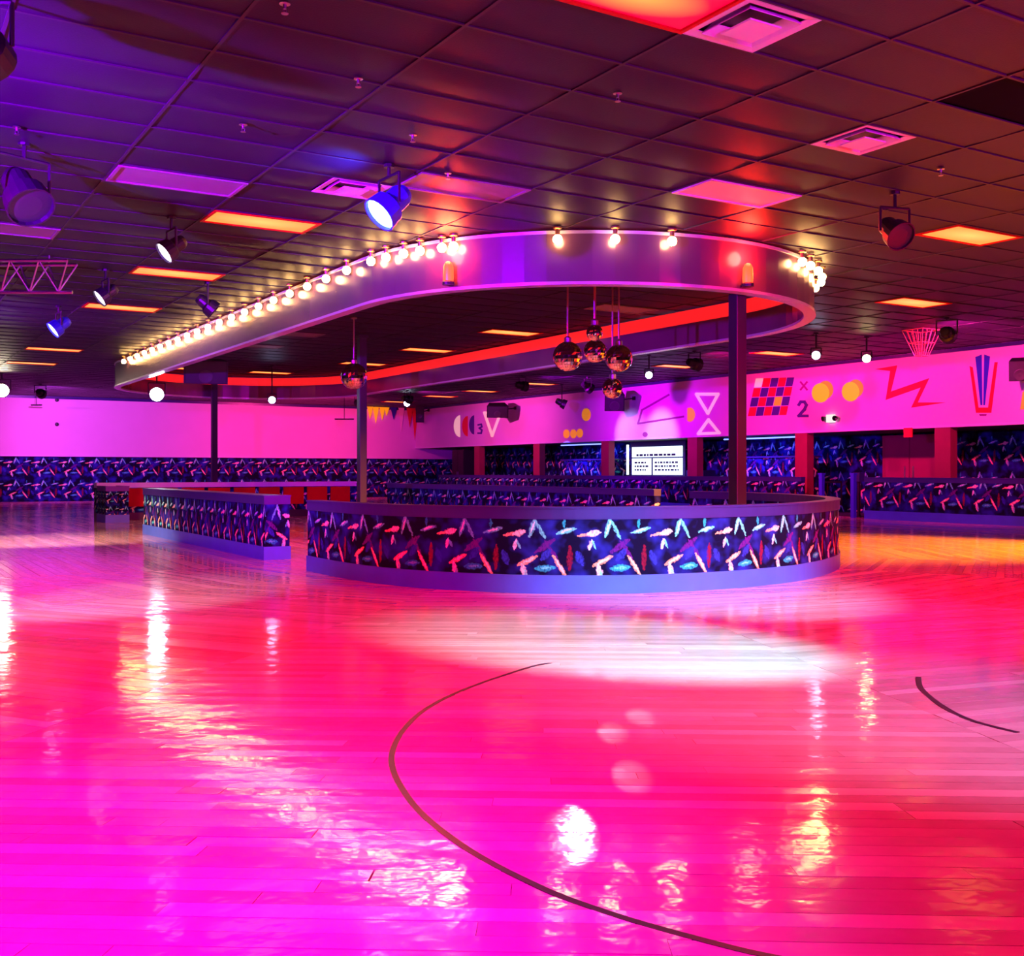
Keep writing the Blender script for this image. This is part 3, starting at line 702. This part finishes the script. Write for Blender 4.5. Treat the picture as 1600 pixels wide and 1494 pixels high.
# ================================================================== speakers
def speaker(p, aim, label, w=.32, h=.5, d=.3, hang=None, tilt=.25, wall=None):
    e = empty('loudspeaker', p, label, 'speaker'); a = Vector(aim)-Vector(p); rz = math.atan2(a.y, a.x)-math.pi/2
    R = (Matrix.Rotation(rz, 3, 'Z') @ Matrix.Rotation(-tilt, 3, 'X'))
    mb = MB(); pts = [(-w/2,d/2,-h/2),(w/2,d/2,-h/2),(w*.36,-d/2,-h/2),(-w*.36,-d/2,-h/2)]
    mb.prism([R @ Vector(q) for q in pts], R @ Vector((0,0,h))); mb.build('cabinet', 'blackp', e)
    mb = MB(); mb.box(R @ Vector((0,d/2+.008,0)), (w*.9,.015,h*.9), R=R); mb.build('grille', 'grille', e)
    mb = MB(); q = R.to_quaternion() @ Vector((0,1,0)).to_track_quat('Z','Y')
    cr = min(w,h); mb.lathe([(cr*.3,.02),(cr*.27,.026),(cr*.1,.018),(1e-3,.02)], 14, R @ Vector((0,d/2,-h*.18)), q); mb.build('cone', 'vin', e)
    mb = MB()
    if hang: mb.tube((0,0,h*.4), (0,0,hang-p[2]), .02, 6); mb.box((0,0,hang-p[2]-.01), (.14,.14,.02))
    if wall: mb.tube((0,0,0), Vector(wall)-Vector(p), .025, 6); mb.box(Vector(wall)-Vector(p), (.04,.12,.12))
    mb.build('bracket', 'black', e)
    return e
p = at_d(321, 580, 24.2); speaker(p, (2,4,.6), 'large black loudspeaker hanging inside the oval soffit', .95, .52, .5, hang=CEIL-.01, tilt=.2)
p = at_x(960, 626, XR-.8); speaker(p, (10,12,0), 'black loudspeaker on the wall beside the violet-lit patch', .62, .55, .4, tilt=.45, wall=(XR-.03, p.y, p.z+.1))
p = at_x(777, 641, XR-.8); speaker(p, (9,12,0), 'black loudspeaker on the wall over the triangle mural', .8, .45, .45, tilt=.35, wall=(XR-.03, p.y, p.z+.1))
p = at_x(1594, 577, XR-.6); speaker(p, (9,6,0), 'black loudspeaker on the mural wall past the blue fan shape', .42, .42, .36, tilt=.3, wall=(XR-.03, p.y, p.z+.1))
p = at_y(673, 645, YB-1.3); p.x = min(p.x, XR-.45); speaker(p, (9,12,0), 'tall black loudspeaker in the corner above the red cloth', .36, .85, .36, tilt=.1, wall=(XR-.03, p.y, p.z+.1))

# ================================================================== truss, cage, sprinklers
c = at_d(40, 425, 13.8); e = empty('lighting_truss', (c.x, c.y, 0), 'triangular steel lighting truss hung below the ceiling in violet light', 'truss')
mb = MB(); LN = 3.2; zt, zb = 3.80, 3.42
ax = Vector((RT[0], RT[1], 0)); pp = Vector((FW[0], FW[1], 0)); off = Vector((0,0,0))
a0 = -1.7
for (o_, z) in ((-.15,zt),(.15,zt),(0,zb)): mb.tube(ax*(-LN/2)+pp*o_+Vector((0,0,z)), ax*(.6)+pp*o_+Vector((0,0,z)), .022, 6)
mb.build('chord', 'steel', e)
n = 6
for k in range(n):
    x0 = -LN/2+k*(LN/2+.6)/n; x1 = x0+(LN/2+.6)/n; mb = MB()
    for o_ in (-.15, .15):
        mb.tube(ax*x0+pp*o_+Vector((0,0,zt)), ax*((x0+x1)/2)+Vector((0,0,zb)), .012, 5); mb.tube(ax*((x0+x1)/2)+Vector((0,0,zb)), ax*x1+pp*o_+Vector((0,0,zt)), .012, 5)
    mb.build('diagonal_brace', 'steel', e)
mb = MB()
for x in (-1.2, .3): mb.tube(ax*x+Vector((0,0,zt)), ax*x+Vector((0,0,CEIL-.005)), .012, 6)
mb.build('hanger', 'steel', e)
c = at_d(1440, 525, 21.0); e = empty('wire_cage', (c.x, c.y, CEIL-.005), 'tapered red wire cage hung from the ceiling by the mural wall', 'wire cage')
mb = MB(); top = .34; bot = .12; hh = .5
ring = lambda r, z: [Vector((r*math.cos(math.pi/4+math.pi/2*k)*1.15, r*math.sin(math.pi/4+math.pi/2*k), z)) for k in range(4)]
for z, r in ((-.02,top),(-.02-hh*.5,(top+bot)/2),(-.02-hh,bot)):
    q = ring(r, z); mb = MB()
    for k in range(4): mb.tube(q[k], q[(k+1)%4], .009, 5)
    mb.build('rim', 'wire', e)
mb = MB()
A = ring(top,-.02); B = ring(bot,-.02-hh)
for k in range(4):
    for t in (0,.25,.5,.75): mb.tube(A[k].lerp(A[(k+1)%4],t), B[k].lerp(B[(k+1)%4],t), .006, 5)
mb.build('wires', 'wire', e)
sp = None
for (x, y) in ((965,143),(645,208),(560,120),(26,196),(380,192),(445,2),(700,268),(1470,262)):
    q = at_z(x, y, CEIL)
    if sp is None:
        sp = empty('sprinkler_head', (0,0,0), 'small chrome fire sprinkler head on the tile ceiling', 'sprinkler', 'ceiling sprinkler heads')
        mb = MB(); mb.lathe([(.04,-.002),(.045,-.012),(.016,-.016),(.014,-.05),(1e-3,-.05)], 12); mb.build('escutcheon', 'steel', sp)
        mb = MB(); mb.tube((.016,0,-.05),(.012,0,-.085),.004,5); mb.tube((-.016,0,-.05),(-.012,0,-.085),.004,5); mb.lathe([(1e-3,-.084),(.03,-.084),(.03,-.088),(1e-3,-.088)], 10); mb.build('deflector', 'steel', sp)
        o = sp
    else: o = copy_tree(sp)
    o.location = (q.x, q.y, CEIL-.008); o.scale = (.75,.75,.75)

# ================================================================== murals on the soffit wall
def on_wall(px, py): return at_x(px, py, XR-.004)
def paint(name, polys, m, label, group=None):
    """flat painted mark: polygons given by their outline on the wall plane"""
    mb = MB(); P0 = on_wall(*polys[0][0])
    for kk, poly in enumerate(polys):
        P = [on_wall(*q) for q in poly]
        ar = sum(P[i-1].y*P[i].z-P[i].y*P[i-1].z for i in range(len(P)))
        if ar > 0: P = P[::-1]
        mb.prism(P, (-.003-.0015*kk,0,0))
    return tag(mb.build(name, m, origin=P0), label, 'mural', group)
def ell(cx, cy, rx, ry, n=22, a0=0, a1=360): return [(cx+rx*math.cos(math.radians(a0+(a1-a0)*k/n)), cy+ry*math.sin(math.radians(a0+(a1-a0)*k/n))) for k in range(n if a1-a0 == 360 else n+1)]
def cres(cx, cy, w_, h_, th): return ell(cx+w_, cy, w_, h_, 12, 110, 250)+ell(cx+w_+th, cy, w_*.8, h_*.85, 12, 250, 110)[:0]+[(cx+w_*.9, cy-h_*.9)]
def stroke(pts, wd):
    out = []
    for (a, b) in zip(pts, pts[1:]):
        dx, dy = b[0]-a[0], b[1]-a[1]; l = math.hypot(dx, dy); nx, ny = -dy/l*wd/2, dx/l*wd/2; ex, ey = dx/l*wd*.35, dy/l*wd*.35
        out.append([(a[0]-ex+nx,a[1]-ey+ny),(b[0]+ex+nx,b[1]+ey+ny),(b[0]+ex-nx,b[1]+ey-ny),(a[0]-ex-nx,a[1]-ey-ny)])
    return out
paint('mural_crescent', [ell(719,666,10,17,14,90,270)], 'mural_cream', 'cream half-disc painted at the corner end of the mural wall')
paint('mural_crescent', [ell(731,666,9,16,14,90,270)], 'mural_red', 'red half-disc painted beside the cream one')
paint('mural_crescent', [ell(741,664,8,15,14,90,270)], 'mural_dark', 'dark blue half-disc painted beside the red one')
paint('mural_numeral', stroke([(747,664),(752,663),(753,667),(749,669),(753,672),(752,677),(747,677)],2.6), 'mural_dark', 'small dark numeral 3 painted beside the dark half-disc')
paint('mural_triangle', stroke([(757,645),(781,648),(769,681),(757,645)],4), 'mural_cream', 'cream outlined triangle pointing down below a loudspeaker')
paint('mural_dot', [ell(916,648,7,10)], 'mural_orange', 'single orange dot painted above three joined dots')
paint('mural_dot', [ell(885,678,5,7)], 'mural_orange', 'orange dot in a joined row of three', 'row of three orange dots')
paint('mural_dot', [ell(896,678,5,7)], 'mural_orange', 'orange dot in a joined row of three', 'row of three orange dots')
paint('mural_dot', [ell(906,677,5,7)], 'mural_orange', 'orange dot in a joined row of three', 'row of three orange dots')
paint('mural_outline', stroke([(1068,651),(997,662),(1003,641),(1045,617)],3), 'mural_plum', 'open plum outline shape on the violet-lit wall patch')
paint('mural_dot', [ell(1008,679,4,4)], 'mural_plum', 'small plum dot above the menu boards')
paint('mural_crescent', [ell(1078,648,8,11,16,-120,120)], 'mural_orange', 'orange half-moon beside the outlined hourglass')
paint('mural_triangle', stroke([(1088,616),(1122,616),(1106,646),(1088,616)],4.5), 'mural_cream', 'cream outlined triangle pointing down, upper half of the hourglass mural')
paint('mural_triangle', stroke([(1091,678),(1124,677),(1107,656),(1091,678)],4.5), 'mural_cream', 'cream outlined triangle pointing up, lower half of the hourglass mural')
sk = lambda u, v: (1172+u*12.2+(4-v)*3.2-4, 591+v*15-u*.4)
chk = {}
for i in range(5):
    for j in range(4):
        k = 'mural_red' if (i+j) % 2 else 'mural_dark'
        if (i, j) in ((3,2),): k = 'mural_orange'
        if (i, j) in ((0,0),): k = 'mural_cream'
        chk.setdefault(k, []).append([sk(i,j),sk(i+1,j),sk(i+1,j+1),sk(i,j+1)])
e = empty('mural_checkerboard', on_wall(*sk(0,4)), 'slanted painted checkerboard of navy and red squares beside the front column', 'mural')
for k, polys in chk.items():
    for poly in polys:
        mb = MB(); P = [on_wall(*q) for q in poly]; cc = sum(P, Vector())/4; P = [cc+(q-cc)*.92 for q in P]
        ar = sum(P[i-1].y*P[i].z-P[i].y*P[i-1].z for i in range(4))
        if ar > 0: P = P[::-1]
        mb.prism([q-e.location for q in P], (-.004,0,0)); mb.build('square', k, e)
paint('mural_cross', stroke([(1251,597),(1261,609)],3)+stroke([(1261,597),(1251,609)],3), 'mural_plum', 'small plum letter x painted above the numeral 2')
paint('mural_numeral', stroke([(1248,633),(1251,628),(1257,628),(1260,633),(1257,640),(1248,650),(1262,650)],4.6), 'mural_dark', 'bold navy numeral 2 painted on the wall')
for (x, y, lab) in ((1283,614,'yellow painted disc with shadow disc beside the numeral 2'),(1330,612,'yellow painted disc with shadow disc nearer the zigzag')):
    paint('mural_disc_shadow', [ell(x+7,y-5,12,14)], 'mural_orange', 'orange disc behind the '+lab.replace('with shadow disc ',''))
    mb = MB(); P = [at_x(a, b, XR-.008) for a, b in ell(x-1,y,13.5,15)][::1]
    ar = sum(P[i-1].y*P[i].z-P[i].y*P[i-1].z for i in range(len(P)))
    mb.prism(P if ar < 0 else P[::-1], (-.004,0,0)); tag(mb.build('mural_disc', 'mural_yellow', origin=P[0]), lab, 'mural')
paint('mural_zigzag', [[(1367,577),(1402,571),(1399,582),(1393,580)],[(1402,571),(1392,612),(1384,625),(1391,580)],[(1384,625),(1392,612),(1452,591),(1443,604)],[(1452,591),(1433,631),(1424,637),(1440,603)],[(1424,637),(1433,629),(1478,629)]], 'mural_red', 'long red zigzag bolt painted on the wall')
paint('mural_fan', [[(1515,572),(1520,574),(1529,637),(1544,637),(1554,566),(1559,566),(1549,645),(1525,645)]], 'mural_red', 'red outer band of the tall tapered fan mural')
paint('mural_fan', [[(1524,558),(1534,554),(1535,633),(1532,633)],[(1538,554),(1547,557),(1539,633),(1536.5,633)]], 'mural_blue', 'blue inner blades of the tall tapered fan mural')
paint('mural_bar', [[(1530,647),(1542,647),(1541,650),(1531,650)]], 'mural_plum', 'small plum bar painted under the fan mural')
paint('mural_bolt', [[(1594,640),(1598,612),(1612,610),(1606,640)]], 'mural_orange', 'orange painted shape past the fan mural under a loudspeaker')

# emergency light and small sign
p = at_x(1298, 654, XR-.05); e = empty('emergency_light', p, 'white twin-lamp emergency light box below the yellow discs', 'emergency light')
mb = MB(); mb.box((0,0,0), (.1,.22,.2)); mb.build('case', emis('lit_white_case', (1,.95,.9), 1.1), e)
for s in (-1, 1):
    mb = MB(); mb.lathe([(1e-3,-.06),(.05,-.05),(.07,.03),(.06,.03)], 12, (-.05, s*.19, 0), Vector((-1,s*.3,-.2)).to_track_quat('Z','Y')); mb.build('lamp_head', 'black', e)
p = at_x(1419, 676, XR-.04); mb = MB(); mb.box((0,0,0), (.05,.22,.22)); mb.box((-.03,0,0), (.012,.18,.16)); o = mb.build('sign_box', 'mural_red'); o.location = p; tag(o, 'small red sign box on the soffit edge over the double doors', 'sign')

# ================================================================== concession recess
for k, Y in enumerate((15.85,20.15,24.45,28.8,33.0,37.4)):
    e = empty('recess_post', (XR+.12, Y, 0), ('dark red square post between the double doors and the carpeted wall end','dark red square post between the gate opening and a blue-lit counter','dark red square post between the menu board and the counter behind the front column','dark red square post between the menu board and the far blue-lit counter','dark red square post past the far blue-lit counter','dark red square post next to the tall black cabinet')[k], 'post')
    mb = MB(); mb.box((0,0,SOF/2), (.24,.42,SOF)); o = mb.build('shaft', 'redpost', e)
    mb = MB(); mb.box((0,0,.08), (.28,.46,.16)); mb.build('plinth', 'redpost', e)
def counter(Y0, Y1, label, lit=True):
    e = empty('concession_counter', (22.0, (Y0+Y1)/2, 0), label, 'counter')
    L = Y1-Y0
    mb = MB(); mb.sweep([(.0,L/2),(.0,-L/2)], 0, .5, 0, 1.5, per=.86, vz0=.0, vper=.86); mb.build('carpet_front', 'carpet', e, uv=True)
    mb = MB(); mb.box((.25,0,1.525), (.62,L+.06,.05)); mb.build('counter_top', 'cap', e)
    if lit:
        mb = MB(); mb.tube((-.1,-L/2+.1,SOF-.06), (-.1,L/2-.1,SOF-.06), .02, 8); mb.build('blue_tube_lamp', 'blueneon', e)
        spot_light(e, Vector((20.9,(Y0+Y1)/2,2.05)), Vector((22.0,(Y0+Y1)/2,.9)), (.05,.06,1), 320, 125, .6, .1)
    return e
counter(29.4, 32.6, 'carpeted concession counter in blue light beside the menu boards')
counter(20.8, 24.0, 'carpeted concession counter in blue light beside the front column')
# menu boards
e = empty('menu_board', (22.3, 26.6, 1.2), 'lit white menu board with rows of dark print behind the counter opening', 'menu board')
def bd(name, y0, y1, z0, z1, m, x=-.0, t=.03): 
    mb = MB(); mb.box((x, (y0+y1)/2, (z0+z1)/2), (t, y1-y0, z1-z0)); return mb.build(name, m, e)
P = lambda px_, py_: at_x(px_, py_, 22.3)-Vector((22.3,26.6,1.2))
a = P(988,699); b = P(1066,743)
bd('frame', b.y-.12, a.y+.12, b.z-.1, a.z+.2, 'menudark', .03)
ztop = a.z; zmid = P(1030,715).z; zb_ = P(1030,742).z; ys = P(1019,720).y
bd('menu_panel', b.y, a.y, zmid+.02, ztop, 'menu', 0)
bd('menu_panel', ys+.06, a.y, zb_, zmid-.02, 'menu', 0); bd('menu_panel', b.y, ys-.06, zb_, zmid-.02, 'menu', 0)
bd('end_strip', P(981,699).y-.04, P(981,699).y+.06, zb_, P(981,695).z, 'menu', 0)
mb = MB()
for z in (zmid+.09,): 
    y = a.y-.25
    while y > b.y+.3: wdt = random.uniform(.06,.2); mb.box((-.02, y-wdt/2, z), (.006, wdt, .07)); y -= wdt+.05
for r in range(3):
    z = zmid-.16-r*(zmid-zb_-.2)/3
    for (y0, y1) in ((a.y-.15, ys+.16), (ys-.16, b.y+.1)):
        y = y0
        while y-.1 > y1: wdt = random.uniform(.05,.16); mb.box((-.02, y-wdt/2, z), (.006, wdt, .06)); y -= wdt+.05
mb.build('print_rows', 'ink', e)
mb = MB(); mb.tube((-.08, a.y+.1, ztop+.26), (-.08, b.y-.1, ztop+.26), .022, 8); mb.build('tube_lamp', 'blueneon', e)
mb = MB(); mb.box((.3, 0, -.2), (.5, a.y-b.y, .3)); mb.build('shelf_base', 'menudark', e)
mb = MB(); mb.box((.45, 0, .0), (.9, .1, .1)); mb.build('wall_bracket', 'menudark', e)
# double doors in the recess
def door(n, Y0, Y1):
    mb = MB(); mb.box((XB-.045, (Y0+Y1)/2, 1.0), (.06, Y1-Y0, 2.0)); d = tag(mb.build('door_%d' % n, 'reddoor'), 'dark red door leaf of the pair under the small red sign, hinged %s the far post' % ('toward' if n == 1 else 'away from'), 'door', kind='structure')
    mb = MB(); mb.box((XB-.09, Y0+.12 if n == 1 else Y1-.12, 1.0), (.03,.03,.5)); mb.build('handle', 'steel', d)
    return d
q0 = at_x(1386, 720, XB).y; qm = at_x(1424, 720, XB).y; q1 = at_x(1466, 720, XB).y
door(1, qm+.01, q0); door(2, q1, qm-.01)
mb = MB(); mb.box((XB-.03, (q0+q1)/2, 2.03), (.08, q0-q1+.2, .06)); mb.box((XB-.03, q0+.05, 1.0), (.08,.08,2.0)); mb.box((XB-.03, q1-.05, 1.0), (.08,.08,2.0)); tag(mb.build('trim_1', 'redpost'), 'dark red frame around the double doors', 'door frame', kind='structure')
# dark cabinet at the far end of the recess
p = at_x(729, 750, 21.6); e = empty('tall_cabinet', (21.2, p.y, 0), 'tall black cabinet at the end of the recess by the back wall', 'cabinet')
mb = MB(); mb.box((.3,0,1.0), (.6,1.0,2.0)); mb.build('case', 'blackp', e)
for s in (-1,1):
    mb = MB(); mb.box((-.01,s*.245,1.02), (.02,.47,1.84)); d = mb.build('door', 'blackp', e); mb = MB(); mb.box((-.03,s*.05,1.0), (.03,.02,.2)); mb.build('handle', 'steel', d)
# gate in the barrier opening
e = empty('barrier_gate', (XBAR+.06, 18.45, 0), 'open gate with two blue posts in the gap of the carpeted barrier', 'gate')
for y in (-.55, .45):
    mb = MB(); mb.box((0,y,.52), (.1,.1,1.04)); o = mb.build('post', 'bluepost', e)
    mb = MB(); mb.box((0,y,1.06), (.13,.13,.04)); mb.build('post_cap', 'bluepost', e)
mb = MB()
for z in (.3, .85): mb.box((.35,.45,z), (.7,.03,.05))
mb.box((.7,.45,.57), (.04,.03,.62)); mb.build('gate_leaf', 'black', e)
p = at_x(1342, 750, 21.0); e = empty('ticket_box', (21.0, p.y, 0), 'small purple box on a black pedestal behind the barrier end', 'box')
mb = MB(); mb.box((0,0,.98), (.2,.2,.22)); mb.build('box_body', 'cap', e); mb = MB(); mb.tube((0,0,.02), (0,0,.88), .04, 8); mb.box((0,0,.015), (.3,.3,.03)); mb.build('pedestal', 'black', e)

# ================================================================== back wall bits
PN = 0
def pennant(x, y0, y1, wd, m, label, group=None):
    global PN; PN += 1; D = .08+.07*(PN % 2)
    a = at_y(x-wd/2, y0, YB-D); b = at_y(x+wd/2, y0, YB-D); c = at_y(x, y1, YB-D)
    mb = MB(); mid = (a+b)/2
    pts = [a, a.lerp(c,.5)+Vector((0,-.02,0)), c, b.lerp(c,.5)+Vector((0,-.02,0)), b]
    mb.prism(pts, (0,-.012,0)); o = mb.build('cloth', m, None, origin=a)
    e = empty('pennant', a, label, 'pennant', group); o.parent = e; o.location = (0,0,0)
    mb = MB(); mb.tube((-.03,-.006,.01), b-a+Vector((.03,-.006,.01)), .012, 6); mb.build('header_cord', 'black', e)
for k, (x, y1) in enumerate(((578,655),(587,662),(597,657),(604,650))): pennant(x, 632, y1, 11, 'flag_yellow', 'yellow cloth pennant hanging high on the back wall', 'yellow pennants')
pennant(615, 633, 656, 13, 'flag_blue', 'dark blue cloth pennant beside the yellow ones')
pennant(627, 634, 675, 10, 'flag_white', 'cream cloth pennant between the blue pennant and the wall corner')
for (x, y1) in ((640,668),(648,688),(655,678)): pennant(x, 637, y1, 10, 'flag_red', 'red cloth pennant hanging in the corner of the back wall', 'red pennants')
for (x, y, wd, lab) in ((538,655,30,'thin dark trapeze bar hung before the back wall'),(57,633,17,'short dark bar hung high before the back wall')):
    a = at_d(x, y, 38.5); e = empty('hanging_bar', a, lab, 'hanging bar'); l = wd/FPX*38.5
    mb = MB(); mb.tube((-l/2*RT[0],-l/2*RT[1],0), (l/2*RT[0],l/2*RT[1],0), .025, 6); mb.build('bar', 'black', e)
    mb = MB(); mb.tube((0,0,0), (0,0,CEIL-.005-a.z), .012, 6); mb.build('hanger_rod', 'black', e)
for (x, y) in ((89,625),(89,663)):
    a = at_y(x, y, YB-.03); mb = MB(); mb.lathe([(1e-3,-.03),(.07,-.03),(.07,.0),(.05,.03),(1e-3,.035)], 12, (0,0,0), Vector((0,-1,0)).to_track_quat('Z','Y')); o = mb.build('wall_knob', 'black'); o.location = a; tag(o, 'small round dark knob on the plain back wall', 'wall knob', 'dark knobs on the back wall')

# ================================================================== painted lines on the floor
def floor_line(px_pts, wd, label, world=None):
    P = world or [at_z(*q, 0).to_2d() for q in px_pts]; P = spline([tuple(q) for q in P], 8)
    mb = MB(); mb.sweep(P, -wd/2, wd/2, -.004, .0016); return tag(mb.build('floor_line', 'line', origin=(P[0][0],P[0][1],0)), label, 'floor line')
floor_line([(860,1036),(820,1045),(720,1080),(650,1120),(612,1180),(640,1250),(720,1320),(840,1385),(960,1430),(1100,1470),(1210,1496),(1400,1530)], .024, 'thin dark curved line painted on the pink floor before the island')
floor_line([(1435,1058),(1439,1076),(1470,1102),(1515,1125),(1590,1145)], .03, 'short dark curved mark painted on the floor in lilac light')
